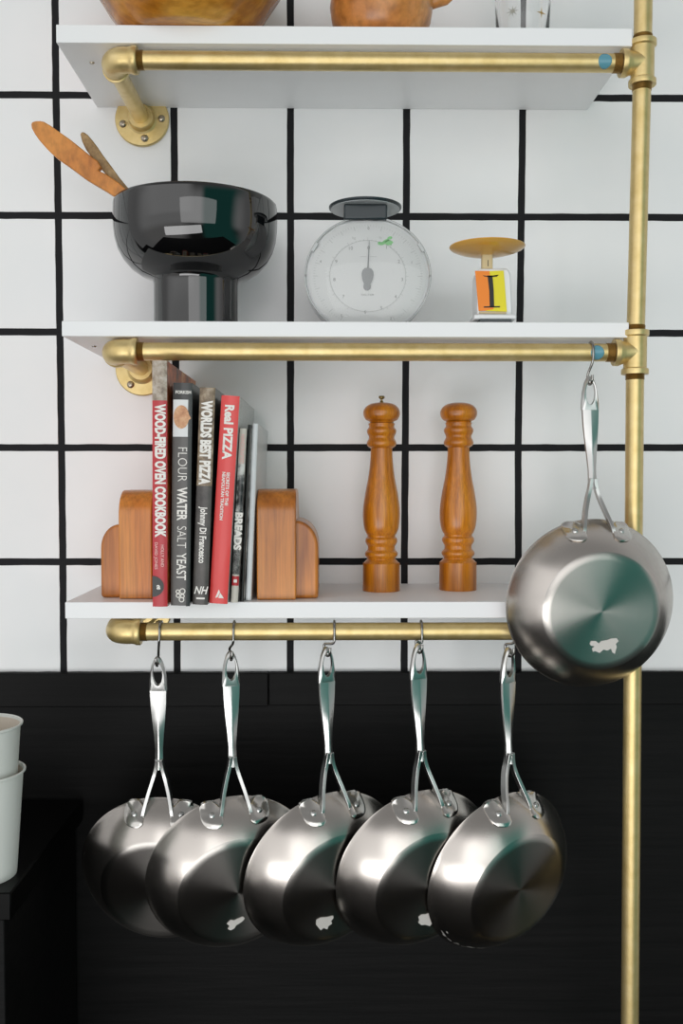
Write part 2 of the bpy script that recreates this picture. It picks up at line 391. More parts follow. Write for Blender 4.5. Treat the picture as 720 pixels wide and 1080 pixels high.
for i, z in enumerate(rz):
    x0 = at(el_px[i][0], el_px[i][1], YR).x + 0.0150
    bend = 0.016
    path = [(x0 + 0.030, YR, z), (x0 + 0.0255, YR, z), (x0 + 0.0245, YR, z), (x0 + 0.0235, YR, z)]
    rad = [0.0150, 0.0158, 0.0158, 0.0150]
    path += [(x0 + bend + 0.004, YR, z)]; rad += [0.0142]
    for k in range(0, 9):
        a = PI / 2 * k / 8
        path.append((x0 + bend - bend * math.sin(a), YR + bend - bend * math.cos(a), z)); rad.append(0.0144)
    path += [(x0, YR + 0.0225, z), (x0, YR + 0.0235, z), (x0, YR + 0.0275, z), (x0, YR + 0.0285, z)]
    rad += [0.0142, 0.0158, 0.0158, 0.0146]
    path[0] = (x0 + 0.0305, YR, z); path[1] = (x0 + 0.0295, YR, z); path[2] = (x0 + 0.0250, YR, z); path[3] = (x0 + 0.0238, YR, z)
    rp(MB().add(*sweep(path, rad, 40, up=(0, 0, 1))), 'elbow_fitting', gold, 50)
    rp(MB().add(*sweep([(x0 + 0.0, YR + 0.026, z), (x0 - 0.0, -0.012, z)], PR, 36, up=(0, 0, 1))), 'wall_stub', gold)
    tx = tees[i].x
    rp(MB().add(*sweep([(x0 + 0.032, YR, z), (tx - 0.034, YR, z)], PR, 40, up=(0, 0, 1))), 'rail', gold)
    th = MB().add(*lathe([(0, 0.0298)] + [(PR + (0.0007 if k % 2 else 0.0001), 0.0298 + 0.008 * k / 12) for k in range(13)] + [(0, 0.0385)], 32, (x0, YR, z), 'x'))
    rp(th, 'pipe_thread', gold_worn, 20)
    # wall flange with screws
    fy = -0.0015
    m = MB().add(*lathe([(0, 0), (0.0358, 0), (0.0362, 0.001), (0.0362, 0.0040), (0.0350, 0.0052), (0.0205, 0.0058), (0.0180, 0.0075), (0.0165, 0.0150), (0.0156, 0.0165), (0.0104, 0.0165)], 64, (x0, fy, z), 'y'))
    fo = rp(m, 'wall_flange', gold, 30)
    for k in range(4):
        a = math.radians([228, 318, 48, 138][k]) if i == 0 else math.radians([215, 305, 35, 125][k])
        a = math.radians([270, 0 - 8, 90, 188][k]) + math.radians(8 if i == 0 else -36)
        c = Vector((x0 + 0.0262 * math.cos(a), fy - 0.0055, z + 0.0262 * math.sin(a)))
        s = MB().add(*lathe([(0.0050, 0), (0.0050, 0.0008), (0.0044, 0.0022), (0.0026, 0.0034), (0.0012, 0.0036), (0.0010, 0.0026), (0, 0.0026)], 24, c, 'y'))
        s.build('screw', screw_m, fo).matrix_parent_inverse = Matrix()
for (px, py, i) in ((638, 68, 0), (630, 371, 1)):
    q = at(px, py, YR - PR)
    m = MB(); seg = 12; v = []; f = []
    for a in range(seg + 1):
        for b in range(seg + 1):
            u = (a / seg * 2 - 1); w = (b / seg * 2 - 1)
            k = math.sqrt(max(0, 1 - (u * u * w * w) * 0.9))
            ww = math.radians(-8) + w * math.radians(52) * math.sqrt(1 - 0.55 * u * u)
            uu = q.x + u * 0.0078 * math.sqrt(1 - 0.55 * w * w)
            v.append((uu, YR - (PR + 0.0004) * math.cos(ww), rz[i] + (PR + 0.0004) * math.sin(ww)))
    for a in range(seg):
        for b in range(seg): f.append((a * 13 + b, a * 13 + b + 1, (a + 1) * 13 + b + 1, (a + 1) * 13 + b))
    o = rp(m.add(v, f), 'paint_mark', blue_mark, label='pale blue mark on the gold rail')
    sm = o.modifiers.new('thick', 'SOLIDIFY'); sm.thickness = 0.0003

# ------------------------------------------------------------------ pans on S hooks
PAN_PROF = [(0, .0405), (.060, .0405), (.0665, .0398), (.0700, .0378), (.0745, .0345), (.083, .0272), (.0905, .0190), (.0965, .0105), (.1003, .0030), (.1022, -.0004), (.1030, -.0012)]
def pan_mesh():
    outer = MB()
    outer.add(*lathe(PAN_PROF[3:] + [(.1022, -.0026), (.1002, -.0016), (.0985, .0020), (.0945, .0095), (.0885, .0175), (.081, .0255), (.0725, .0325), (.066, .0362), (.0, .0368)], 128, axis='y'))
    return outer
def arc_path(pts): return catmull(pts, 6)
def handle_mesh():
    m = MB()
    # tapering ridged bar (v = z, n = -y)
    st = [(.1385, .0060, -.0100), (.146, .0052, -.0135), (.160, .0049, -.0175), (.178, .0064, -.0220), (.198, .0086, -.0266), (.216, .0101, -.0304), (.2312, .0106, -.0332)]
    sec = lambda w, h: [(-w, 0.0), (-w * 0.92, 0.0022), (-0.0008, h), (0.0008, h), (w * 0.92, 0.0022), (w, 0.0), (w * 0.86, -0.0034), (0, -0.0022), (-w * 0.86, -0.0034)]
    v = []; f = []; k = 9
    for (vv, w, n) in st:
        for (a, b) in sec(w, .0050 if vv < .19 else .0050 - (vv - .19) / .0412 * .0018): v.append((a, -(n + b), vv))
    for i in range(len(st) - 1):
        for j in range(k): f.append((i * k + j, i * k + (j + 1) % k, (i + 1) * k + (j + 1) % k, (i + 1) * k + j))
    f.append(tuple(range(k))); f.append(tuple((len(st) - 1) * k + j for j in range(k)))
    m.add(v, f)
    # teardrop head with the oval hanging hole
    v0 = .2310; seg = 64; ring = []
    nf = lambda z: -.0332 - (z - v0) * .155
    for i in range(seg):
        a = 2 * PI * i / seg; ca_, sa_ = math.cos(a), math.sin(a)
        o = (.0106 * ca_, v0 + .0404 * sa_) if sa_ > 0 else (.0106 * ca_, v0 - .0004)
        q = (.0058 * ca_, .2515 + .0142 * sa_)
        mid = ((o[0] * .45 + q[0] * .55), (o[1] * .45 + q[1] * .55))
        lo = min(1, max(0, -sa_ * 1.6)); oh_ = .0006 + .0018 * lo
        ring.append([(o[0], -(nf(o[1]) + oh_), o[1]), (mid[0], -(nf(mid[1]) + .0028), mid[1]), (q[0], -(nf(q[1]) + .0026), q[1]), (q[0], -(nf(q[1]) - .0022), q[1]), (o[0], -(nf(o[1]) - .0034), o[1])])
    v = [p for r in ring for p in r]; f = []
    for i in range(seg):
        for j in range(5):
            f.append((i * 5 + j, i * 5 + (j + 1) % 5, ((i + 1) % seg) * 5 + (j + 1) % 5, ((i + 1) % seg) * 5 + j))
    m.add(v, f)
    return m
def fork_mesh(s):
    m = MB()
    pts = catmull([(s * .0022, .0120, .150), (s * .0040, .0105, .138), (s * .0075, .0070, .126), (s * .0125, -.0020, .1105), (s * .0165, -.0125, .0960), (s * .0180, -.0155, .0880)], 6)
    # flat strap section: thin in x, deep in y
    v = []; f = []
    n = len(pts)
    for i, p in enumerate(pts):
        t = (pts[min(i + 1, n - 1)] - pts[max(i - 1, 0)]).normalized()
        side = Vector((0, 1, 0)).cross(t).normalized(); dep = t.cross(side).normalized()
        w = .0021; d = .0042
        for a, b in ((-w, -d), (w, -d), (w, d), (-w, d)): v.append(p + side * a + dep * b)
    for i in range(n - 1):
        for j in range(4): f.append((i * 4 + j, i * 4 + (j + 1) % 4, (i + 1) * 4 + (j + 1) % 4, (i + 1) * 4 + j))
    f.append((0, 1, 2, 3)); f.append(tuple((n - 1) * 4 + j for j in range(4)))
    m.add(v, f)
    return m
def side_n(r):      # height of the outside of the pan wall at radius r
    for (ra, na), (rb, nb) in zip(PAN_PROF, PAN_PROF[1:]):
        if ra <= r <= rb: return na + (nb - na) * (r - ra) / (rb - ra)
    return 0.0
def plate_mesh(s):
    # rounded lug hugging the pan's side wall
    out = []
    for i in range(24):
        a = 2 * PI * i / 24
        x = .0285 + .0125 * math.copysign(abs(math.cos(a)) ** 0.75, math.cos(a)); z = .0905 + .0098 * math.copysign(abs(math.sin(a)) ** 0.75, math.sin(a))
        if x < .0175: x = .0165
        out.append((x, z))
    def pt(x, z, h):
        r = math.hypot(x, z); n = side_n(min(r, .1025)) if r < .1025 else -.0006
        return (s * x, -(n + h), z)
    n = 24; v = [pt(x, z, -.0010) for x, z in out] + [pt(x, z, .0026) for x, z in out]
    cx, cz = .0280, .0905
    v += [pt(cx + (x - cx) * .88, cz + (z - cz) * .88, .0036) for x, z in out] + [pt(cx + (x - cx) * .45, cz + (z - cz) * .45, .0036) for x, z in out] + [pt(cx, cz, .0036)]
    f = [(k * n + i, k * n + (i + 1) % n, (k + 1) * n + (i + 1) % n, (k + 1) * n + i) for k in range(3) for i in range(n)]
    f += [(3 * n + i, 3 * n + (i + 1) % n, 4 * n) for i in range(n)] + [tuple(range(n))]
    return MB().add(v, f)
def rivet_mesh(s):
    x, z = .0282, .0912; r = math.hypot(x, z); n = side_n(r) + .0036
    t = math.radians(50)
    nn = Vector((s * x / r * math.sin(t), -math.cos(t), z / r * math.sin(t)))
    v, f = lathe([(.0036, -.0010), (.0036, .0004), (.0028, .0013), (.0012, .0018), (0, .0018)], 20)
    q = Vector((0, 0, 1)).rotation_difference(nn)
    return MB().add([q @ Vector(p) + Vector((s * x, -n, z)) for p in v], f)
base_v = lathe(PAN_PROF[:4], 128, axis='y')
PANS = [((-0.1475, -0.1626, -0.3591), (17.5, 0.342, -1.3272), -.143, 1), ((-0.0654, -0.1714, -0.3609), (13.0196, -0.8309, 16.4935), -.168, 1),
        ((0.0461, -0.1716, -0.358), (12.8827, -1.3048, 26.2188), -.175, 1), ((0.1572, -0.1731, -0.3565), (12.3965, -1.439, 22.1502), -.184, 1),
        ((0.2575, -0.175, -0.359), (12.5467, -0.6237, 29.5324), -.178, 1), ((0.3560, -0.2085, -0.0310), (5.2, 0.4, 4.0), -.2120, .965)]
def repos(loc, Y):      # same sight line, new distance from the wall
    p = Vector((loc[0], loc[1], loc[2] + Z0)); d = p - CAM
    return CAM + d * ((Y - CAM.y) / d.y)
PLAB = ['steel frying pan at the left end of the low row, no scrap on base',
        'steel frying pan second from left below the books, narrow slanted paper scrap on base',
        'steel frying pan in the middle of the low row, ragged pinkish paper scrap on base',
        'steel frying pan second from right of the low row, blocky white paper scrap on base',
        'steel frying pan at the right end of the low row, scratched rim and plain base',
        'highest hanging steel frying pan, before the gold upright, base tinted teal']
HLAB = ['wire hook holding the leftmost pan on the lowest rail', 'wire hook holding the second pan from the left, under the red book',
        'wire hook holding the middle one of the five low pans', 'wire hook on the lowest rail beneath the pepper mills',
        'wire hook at the right end of the low row, partly behind the high pan', 'wire hook on the middle rail beside the gold upright']
hook_px = [168, 246, 352.5, 445, 542, 625.5]
proto = empty('frying_pan')
proto_parts = []
def part(mb, name, m, parent, sharp=35, bevel=0):
    o = mb.build(name, m, parent, sharp=sharp, bevel=bevel); return o
body = part(pan_mesh(), 'pan_body', pan_side, proto, 40)
bs = part(MB().add(*base_v), 'pan_base', pan_base, body, 50)
hd = part(handle_mesh(), 'handle', steel, proto, 28, 0.0003)
for s in (-1, 1):
    part(fork_mesh(s), 'fork_arm', steel, hd, 30, 0.0004)
    pl = part(plate_mesh(s), 'rivet_plate', plate_m, hd, 40)
    part(rivet_mesh(s), 'rivet', steel, hd, 40)
def copy_tree(o, parent=None):
    c = o.copy(); C.objects.link(c)
    if parent: c.parent = parent
    for ch in list(o.children): copy_tree(ch, c)
    return c
pans = []
for i, (loc, rot, Y_, k_) in enumerate(PANS):
    o = proto if i == 0 else copy_tree(proto)
    pans.append(o)
for i, (loc, rot, Y_, k_) in enumerate(PANS):
    o = pans[i]; o.location = repos(loc, Y_); o.scale = (k_,) * 3; o.rotation_euler = tuple(math.radians(a) for a in rot)
    tag(o, PLAB[i], 'frying pan', 'steel frying pans hanging by hooks')
bpy.context.view_layer.update()
def base_local(o, px, py):
    Mi = o.matrix_world.inverted(); a = Mi @ CAM; d = (Mi.to_3x3() @ ray(px, py))
    t = (-.0406 - a.y) / d.y; p = a + d * t; return p.x, p.z
SCR = {1: [(239, 974), (243, 970), (247, 970.5), (250, 969), (256, 966.5), (258, 968.5), (256, 971), (252, 974), (249, 975.5), (247, 979), (243, 981), (240, 979.5), (242, 976.5)],
       2: [(333.5, 970), (338, 967.5), (345, 967), (351, 965.5), (351.5, 968), (349, 971), (350, 974), (346, 976.5), (345, 980), (341, 978.5), (338, 981), (335.5, 978), (333, 975)],
       3: [(441, 967), (444, 964.5), (449, 964), (451.5, 963), (454, 965), (458, 965), (457.5, 968), (460.5, 971), (458, 974), (455, 974), (453, 976.5), (448, 975), (444, 975.5), (441, 973), (442, 970)],
       5: [(621.5, 679), (623, 676), (628, 676), (631, 678.5), (634, 676), (640, 675), (644, 673.5), (650, 673), (652, 676), (649, 679), (650, 682), (648, 689.5), (645.5, 688), (644, 684), (640, 686), (636, 685), (632, 688.5), (627, 686.5), (625, 687.5), (624, 684), (627, 681.5), (623, 681)]}
for i, P in SCR.items():
    b = [c for c in pans[i].children if c.name.startswith('pan_body')][0]
    poly = [base_local(pans[i], *p) for p in P]
    m = MB().add(*prism(poly, -.0407, -.0411))
    o = m.build('paper_scrap', residue_m, b); o['label'] = 'torn whitish paper scrap stuck to the pan base'
b = [c for c in pans[4].children if c.name.startswith('pan_body')][0]
rs_ = random.Random(3); m = MB()
for k in range(26):
    a0 = math.radians(rs_.uniform(212, 262)); da = math.radians(rs_.uniform(1.5, 9)); r_ = rs_.uniform(.092, .0995) if k % 2 else .0985; w_ = rs_.uniform(.0002, .0006)
    v = []; f = []
    for j in range(6):
        a = a0 + da * j / 5; ww = w_ * math.sin(PI * (j + .5) / 6)
        for rr_ in (r_ - ww, r_ + ww):
            for h_ in (.0001, .0003): v.append((rr_ * math.cos(a), -(side_n(rr_) + h_), rr_ * math.sin(a)))
    for j in range(5):
        q = 4 * j; f += [(q + 1, q + 3, q + 7, q + 5), (q, q + 4, q + 6, q + 2), (q, q + 1, q + 5, q + 4), (q + 2, q + 6, q + 7, q + 3)]
    m.add(v, f)
m.build('scratch_marks', mat('worn_metal', (186, 184, 180), 0.6, metal=.3), b)['label'] = 'pale scratches along the lower rim'
for i, o in enumerate(pans):
    tip = o.matrix_world @ Vector((0, .0392, .2705))
    z = rz[1] if i == 5 else rz[2]
    hx = at(hook_px[i], 371 if i == 5 else 664, YR - .012).x
    ca = .0122
    pts = [(hx, YR + ca, z - .007), (hx, YR + ca, z - .001)]
    for k in range(1, 6):
        a = PI * k / 6; pts.append((hx, YR + ca * math.cos(a), z + ca * math.sin(a)))
    pts += [(hx, YR - ca, z - .002), (hx - (hx - tip.x) * .15, YR - ca + .001, z - .012)]
    yaw_ = o.rotation_euler.z; e = Vector((math.sin(yaw_), -math.cos(yaw_), 0))
    bk = tip - e * .0072 + Vector((0, 0, .0035))
    pts += [tuple(bk), tuple(tip - e * .0066 + Vector((0, 0, -.0045))), tuple(tip - e * .0035 + Vector((0, 0, -.0082))), tuple(tip + e * .0025 + Vector((0, 0, -.0086))),
            tuple(tip + e * .0070 + Vector((0, 0, -.0050))), tuple(tip + e * .0080 + Vector((0, 0, .0015)))]
    m = MB().add(*sweep(catmull(pts, 6), .00150, 12))
    h = m.build('s_hook', wire_m, origin=(hx, YR, z), sharp=60)
    tag(h, HLAB[i], 'hook', 'wire hooks on the rails')

# ------------------------------------------------------------------ black footed bowl and tongs
BY = -0.115; bx = at(206.5, 250, BY).x
zz = lambda py, Y=BY: at(206, py, Y).z
zr = at(206, 190.3, BY - .1005).z
k = 1.187 / 1000
prof = [(0, s2t + .0005), (43.0 * k, s2t + .0005), (43.5 * k, s2t + .003), (43.5 * k, zz(302)), (44.2 * k, zz(297)), (47 * k, zz(294.5)), (56 * k, zz(291.5)), (66 * k, zz(285)), (74 * k, zz(276)),
        (79.5 * k, zz(266)), (82.8 * k, zz(255)), (84.3 * k, zz(243)), (84.6 * k, zz(232)), (84.4 * k, zr - .004), (84.0 * k, zr - .001), (83.2 * k, zr), (81.8 * k, zr - .001),
        (81.0 * k, zr - .006), (81.0 * k, zz(240)), (78 * k, zz(258)), (70 * k, zz(274)), (58 * k, zz(284)), (40 * k, zz(288)), (0, zz(289))]
fb = MB().add(*lathe(prof, 128, (bx, BY, 0)))
fb = fb.build('footed_bowl', black_glaze, origin=(bx, BY, s2t), sharp=50)
tag(fb, 'glossy black ceramic bowl on a thick cylindrical foot, wooden tongs leaning in it', 'bowl')
TY = -0.118
def px_poly(P, ox, oy, s, Y): return [(at(ox + x / s, oy + y / s, Y).x, at(ox + x / s, oy + y / s, Y).z) for x, y in P]
tg = empty('wooden_tongs', tuple(at(165, 250, TY)))
tag(tg, 'pair of orange wooden tongs leaning out over the left rim of the black bowl', 'tongs')
bpy.context.view_layer.update()
A1 = [(83, 72), (92, 60), (112, 54), (140, 53), (165, 58), (210, 85), (270, 128), (330, 170), (430, 250), (480, 290), (505, 305), (525, 345), (505, 365), (560, 390), (640, 445), (700, 500), (800, 600), (900, 720), (850, 740), (760, 665), (690, 590), (610, 530), (540, 485), (480, 450), (430, 420), (400, 398), (330, 345), (250, 290), (205, 250), (170, 215), (135, 175), (110, 140), (88, 100)]
A2 = [(392, 135), (400, 122), (416, 122), (440, 140), (470, 175), (500, 215), (530, 260), (590, 340), (640, 410), (690, 470), (800, 590), (900, 700), (880, 715), (780, 610), (680, 520), (600, 440), (540, 372), (470, 290), (430, 235), (405, 185)]
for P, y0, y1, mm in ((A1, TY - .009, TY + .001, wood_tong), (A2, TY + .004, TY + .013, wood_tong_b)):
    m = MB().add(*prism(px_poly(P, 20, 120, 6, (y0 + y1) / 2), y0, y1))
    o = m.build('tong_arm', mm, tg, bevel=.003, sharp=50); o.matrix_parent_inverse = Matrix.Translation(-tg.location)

# ------------------------------------------------------------------ kitchen scale
KY = -0.145; kc = at(387.7, 291.5, KY); kr = 0.0768; KS = .93
KU = lambda z: s2t + (z - s2t) / KS      # the housing is slightly squashed in height
kc.z = KU(kc.z)
ks = empty('kitchen_scale', (kc.x, KY + .02, s2t)); bpy.context.view_layer.update()
tag(ks, 'white round dial kitchen scale with a dark weighing plate on top', 'kitchen scale')
def kp(mb, name, m, parent=ks, sharp=35, bevel=0):
    o = mb.build(name, m, parent, sharp=sharp, bevel=bevel)
    if parent is ks: o.matrix_parent_inverse = Matrix.Translation(-ks.location)
    return o
def clipdisc(r, cy0, cy1, floor_z, seg=96):
    P = []
    for i in range(seg):
        a = 2 * PI * i / seg; x = kc.x + r * math.cos(a); z = kc.z + r * math.sin(a)
        P.append((x, max(z, floor_z)))
    return prism(P, cy0, cy1)
kb = kp(MB().add(*clipdisc(kr * .985, KY, KY + .045, s2t + .0006)).add(*box(kc.x - .05, kc.x + .05, KY + .012, KY + .08, s2t + .0005, s2t + .012)), 'housing', white_pl, bevel=.002)
df = kp(MB().add(*clipdisc(kr * .93, KY - .0012, KY + .001, s2t + .004)), 'dial_face', dial_white)
# lens rim ring
v, f = sweep([(kc.x + (kr - .001) * math.cos(2 * PI * i / 96), KY - .003, kc.z + (kr - .001) * math.sin(2 * PI * i / 96)) for i in range(96)], .0011, 10, closed=True, up=(0, 1, 0))
v = [Vector((p.x, p.y, max(p.z, s2t + .0008))) for p in v]
kp(MB().add(v, f), 'lens_rim', rim_m)
for sx_ in (-1, 1):
    cx_, cz_ = kc.x + sx_ * .0640, kc.z + .0365
    a = math.atan2(cz_ - kc.z, cx_ - kc.x)
    R_ = Matrix.Translation((cx_, KY - .004, cz_)) @ Matrix.Rotation(-(a), 4, 'Y')
    kp(MB().add(*xf(box(-.0022, .0022, -.0012, .0012, -.0062, .0062), R_)), 'lens_clip', rim_m, bevel=.0006)
    cx_ = kc.x + sx_ * (kr - .0015)
    kp(MB().add(*box(cx_ - .0012, cx_ + .0012, KY - .006, KY - .002, kc.z - .001, kc.z + .001)), 'lens_clip', dial_grey)
# dial print: ticks and numerals are print on the face
tk = MB(); 
for i in range(120):
    a = PI / 2 - 2 * PI * i / 120
    if kc.z + .066 * math.sin(a) < s2t + .006: continue
    r_a, r_b, w = (.060, .066, .00035) if i % 5 == 0 else (.0635, .066, .0002)
    R_ = Matrix.Translation((kc.x, KY - .0013, kc.z)) @ Matrix.Rotation(-a, 4, 'Y')
    tk.add(*xf(box(r_a, r_b, -.0001, .0001, -w, w), R_))
    if i % 2 == 0:
        tk.add(*xf(box(.0455, .0475 if i % 10 else .0495, -.0001, .0001, -.0003, .0003), R_))
v, f = sweep([(kc.x + .046 * math.cos(2 * PI * i / 72), KY - .0013, kc.z + .046 * math.sin(2 * PI * i / 72)) for i in range(72)], .0003, 4, closed=True, up=(0, 1, 0))
tk.add(v, f)
tk.build('tick_marks', dial_pale, df)
def kt(s, x, y, h, m=dial_grey, bold=0.0, sx=1):
    q = at(x, y, KY - .0014); text(s, 'numeral', m, df, (q.x, KY - .0013, KU(q.z)), h, sx=sx, bold=bold)
for s, x, y in (('10', 369.5, 262), ('0', 388.5, 261.5), ('1', 407.5, 261), ('2', 420.5, 276), ('3', 424, 295), ('4', 417, 313), ('5', 402, 325), ('6', 385, 329), ('7', 362, 313), ('8', 352.5, 295), ('9', 354.5, 276)):
    kt(s, x, y, .0042)
for s, x, y in (('0', 388.5, 241), ('4', 338, 276), ('1', 434, 277), ('5', 360, 333), ('2', 412, 336), ('kg', 373, 251), ('lb', 401, 251)): kt(s, x, y, .0034, dial_pale if len(s) > 1 else dial_grey)
q = at(387.5, 311, KY - .0014); text('SALTER', 'brand_lettering', dial_grey, df, (q.x, KY - .0013, KU(q.z)), .0022, sx=1.5)
q = at(388, 271, KY); q.z = KU(q.z); MB().add(*box(q.x - .010, q.x - .002, KY - .0014, KY - .0012, q.z - .0001, q.z + .0001)).add(*box(q.x + .002, q.x + .010, KY - .0014, KY - .0012, q.z - .0001, q.z + .0001)).build('dial_line', dial_grey, df)
gs = MB()
for (x, y, w, h, a) in ((403, 257, 5, 2, .2), (410, 256, 4.5, 3.4, -.4), (411, 251, 3, 1.8, .1), (400, 256, 2, 1.2, 0), (407, 254, 4, 1.5, .5)):
    c = at(x, y, KY - .0014); c.z = KU(c.z); poly = []
    for i in range(12):
        t = 2 * PI * i / 12; rj = random.uniform(.7, 1.15); u, w_ = w * .0011 * math.cos(t) * rj, h * .0011 * math.sin(t) * rj
        poly.append((c.x + u * math.cos(a) - w_ * math.sin(a), c.z + u * math.sin(a) + w_ * math.cos(a)))
    gs.add(*prism(poly, KY - .0013 - .00005 * (x % 3), KY - .0016 - .00005 * (x % 3)))
gs.build('green_scribble', green_m, df)['label'] = 'pale green ink scribble on the dial'
# needle
poly = [(.0002, .0455), (.0009, .0100), (.0040, .0095), (.0064, .0065), (.0072, .0020), (.0064, -.0040), (.0045, -.0090), (.0036, -.0105), (.0045, -.0130), (.0040, -.0165), (.0015, -.0188)]
poly = poly + [(-x, z) for x, z in reversed(poly)]
R_ = Matrix.Rotation(math.radians(2.5), 4, 'Y')
nb = prism([(x, z) for x, z in poly], -.0004, .0004)
q = at(387.5, 291, KY - .003); q.z = KU(q.z)
kp(MB().add(*xf(nb, Matrix.Translation((q.x, KY - .0030, q.z)) @ R_)), 'needle', needle_m)
# clear lens
ln = []
for r_, h_ in ((0, .0105), (.03, .0098), (.055, .0075), (.070, .0042), (.0752, .0022), (.0752, .0012), (.070, .0030), (.055, .0063), (.03, .0086), (0, .0093)): ln.append((r_, h_ + .001))
v, f = lathe(ln, 72, (kc.x, KY, kc.z), 'y'); v = [(x, y, max(z, s2t + .0008)) for x, y, z in v]
kp(MB().add(v, f), 'clear_lens', clear)
# neck and weighing plate
q = at(385, 233, KY + .02)
nz = kc.z + kr * .93; pz = KU(at(385, 221, KY + .02).z)
nk = kp(MB().add(*box(q.x - .0265, q.x + .0255, KY - .008, KY + .034, nz, pz - .0009)), 'plate_support', dark_plastic, bevel=.002)
pt = MB().add(*lathe([(0, pz), (.0425, pz), (.0440, pz + .0006), (.0446, pz + .0016), (.0446, pz + .0032), (.0436, pz + .0038), (.042, pz + .003), (0, pz + .003)], 72, (q.x, KY + .020, 0)))
up_ = kp(MB().add(*lathe([(0, pz - .0002), (.0425, pz - .0002), (.0425, pz - .0008), (0, pz - .0008)], 72, (q.x, KY + .020, 0))), 'plate_underside', mat('grey_underside_reflection', (178, 182, 184), 0.2), sharp=30)  # pale grey puts the tiles' reflection into the dark plate's underside colour
pt = kp(pt, 'weighing_plate', dark_plastic, sharp=30)

ks.scale = (1, 1, KS)
# ------------------------------------------------------------------ small diet scale
DY = -0.168; dq = at(514, 300, DY)
ds = empty('diet_scale', (at(518, 300, DY).x, DY, s2t)); bpy.context.view_layer.update()
tag(ds, 'small white diet scale with an amber dish and orange and yellow gauge panel', 'scale')
def dp(mb, name, m, sharp=35, bevel=0, parent=ds):
    o = mb.build(name, m, parent, sharp=sharp, bevel=bevel)
    if parent is ds: o.matrix_parent_inverse = Matrix.Translation(-ds.location)
    return o
X = lambda px: at(px, 300, DY).x
Zp = lambda py: at(514, py, DY).z
dzr = at(513, 254.5, DY - .033).z; dcx = X(513.3)
dish = [(0, Zp(269.5)), (.012, Zp(269.3)), (.026, Zp(267.5)), (.036, Zp(265)), (.0425, Zp(262.5)), (.0447, Zp(260.7)), (.0445, Zp(260.0)), (.0425, Zp(260.8)), (.035, Zp(263.4)), (.020, Zp(266.3)), (0, Zp(267))]
dp(MB().add(*lathe(dish, 72, (dcx, DY, 0))), 'dish', dish_m, 50)
nk_ = dp(MB().add(*box(X(507.5), X(518.7), DY - .005, DY + .005, Zp(290), Zp(268.5))), 'dish_stem', neck_m, bevel=.0012)
dp(MB().add(*box(X(507.3), X(519), DY - .0056, DY + .0056, Zp(268.6), Zp(267.0))), 'stem_collar', brass)
text('1', 'numeral', ink, nk_, (X(513.6), DY - .0051, Zp(279)), .0075, sx=.8)
case = [(X(502), s2t + .009), (X(539), s2t + .009), (X(537.0), Zp(292)), (X(534), Zp(285)), (X(503.5), Zp(285)), (X(501.5), Zp(292))]
dp(MB().add(*prism(case, DY - .0100, DY + .030)), 'case', white_pl, bevel=.002)
dp(MB().add(*box(X(497.5), X(541.5), DY - .020, DY + .034, s2t + .0045, s2t + .0100)), 'base', white_pl, bevel=.0016)
for a, b in ((503.5, 509), (530, 536.5)):
    dp(MB().add(*box(X(a), X(b), DY - .016, DY + .030, s2t + .0004, s2t + .0048)), 'foot', dark_plastic)
dp(MB().add(*box(X(503.5), X(536), DY - .0195, DY - .014, s2t + .0010, s2t + .0044)), 'base_slot', dark_plastic)
yf = DY - .0104
gx = lambda px, py: (at(px, py, yf).x, at(px, py, yf).z)
s_ = lambda x, y: gx(470 + x / 7.2, 240 + y / 7.2)
gp = dp(MB().add(*prism([s_(221, 330), s_(330, 332), s_(362, 620), s_(300, 632), s_(248, 634)], yf, yf - .0012)), 'gauge_panel', orange_m)
gp['label'] = 'orange half of the gauge panel'
gy = dp(MB().add(*prism([s_(330, 332), s_(438, 328), s_(450, 480), s_(462, 640), s_(300, 634), s_(345, 600)], yf, yf - .0010)), 'gauge_panel', yellow_m)
gy['label'] = 'yellow half of the gauge panel'
im = MB()
for poly in ([(315, 366), (352, 366), (362, 480), (365, 604), (332, 604), (328, 480)], [(278, 363), (300, 368), (392, 368), (400, 360), (385, 374), (340, 378), (292, 374)], [(286, 600), (410, 598), (408, 608), (288, 610)]):
    im.add(*prism([s_(*p) for p in poly], yf - .0013, yf - .0015))
im.build('gauge_mark', ink, gp)
MB().add(*prism([s_(252, 640), s_(458, 642), s_(456, 656), s_(256, 654)], yf, yf - .0014)).build('panel_foot', neck_m, gp)

# ------------------------------------------------------------------ carved bowls and glass on the top shelf
WY = -0.152; wc = at(197, 27, WY)
k = (WY - CAM.y) / 1000 * 1.0
h0 = s1t
pr = [(0, 0), (.060, 0), (.066, .002), (.080, .014), (.0925, .030), (.1010, .044), (.1125, .062), (.1230, .080), (.1310, .100), (.1350, .118), (.1360, .128), (.1340, .130), (.1310, .127), (.1270, .105), (.114, .076), (.092, .044), (.06, .022), (0, .016)]
m = MB().add(*lathe([(r, h0 + .0005 + z) for r, z in pr], 96, (wc.x, WY, 0)))
tag(m.build('wooden_bowl', wood_bowl, origin=(wc.x, WY, h0), sharp=60), 'wide carved wooden bowl with dark grain at the left of the top shelf', 'bowl')
GY = -0.120; gc = at(402, 30, GY)
pr = [(0, 0), (.030, 0), (.042, .005), (.054, .020), (.0605, .038), (.0630, .055), (.0610, .072), (.0540, .090), (.0420, .104), (.030, .112), (.026, .118), (.020, .118), (.022, .108), (.032, .098), (.045, .085), (.050, .06), (.045, .035), (.03, .012), (0, .008)]
gp_ = MB().add(*lathe([(r, h0 + .0005 + z) for r, z in pr], 72, (gc.x, GY, 0))).build('wooden_pot', wood_pot, origin=(gc.x, GY, h0), sharp=60)
tag(gp_, 'small round orange wooden pot with a side handle on the top shelf', 'pot')
a = at(440, 11, GY); b = at(476, -6, GY)
pp = [a.lerp(b, t) for t in (0, .25, .5, .8, 1.0)]
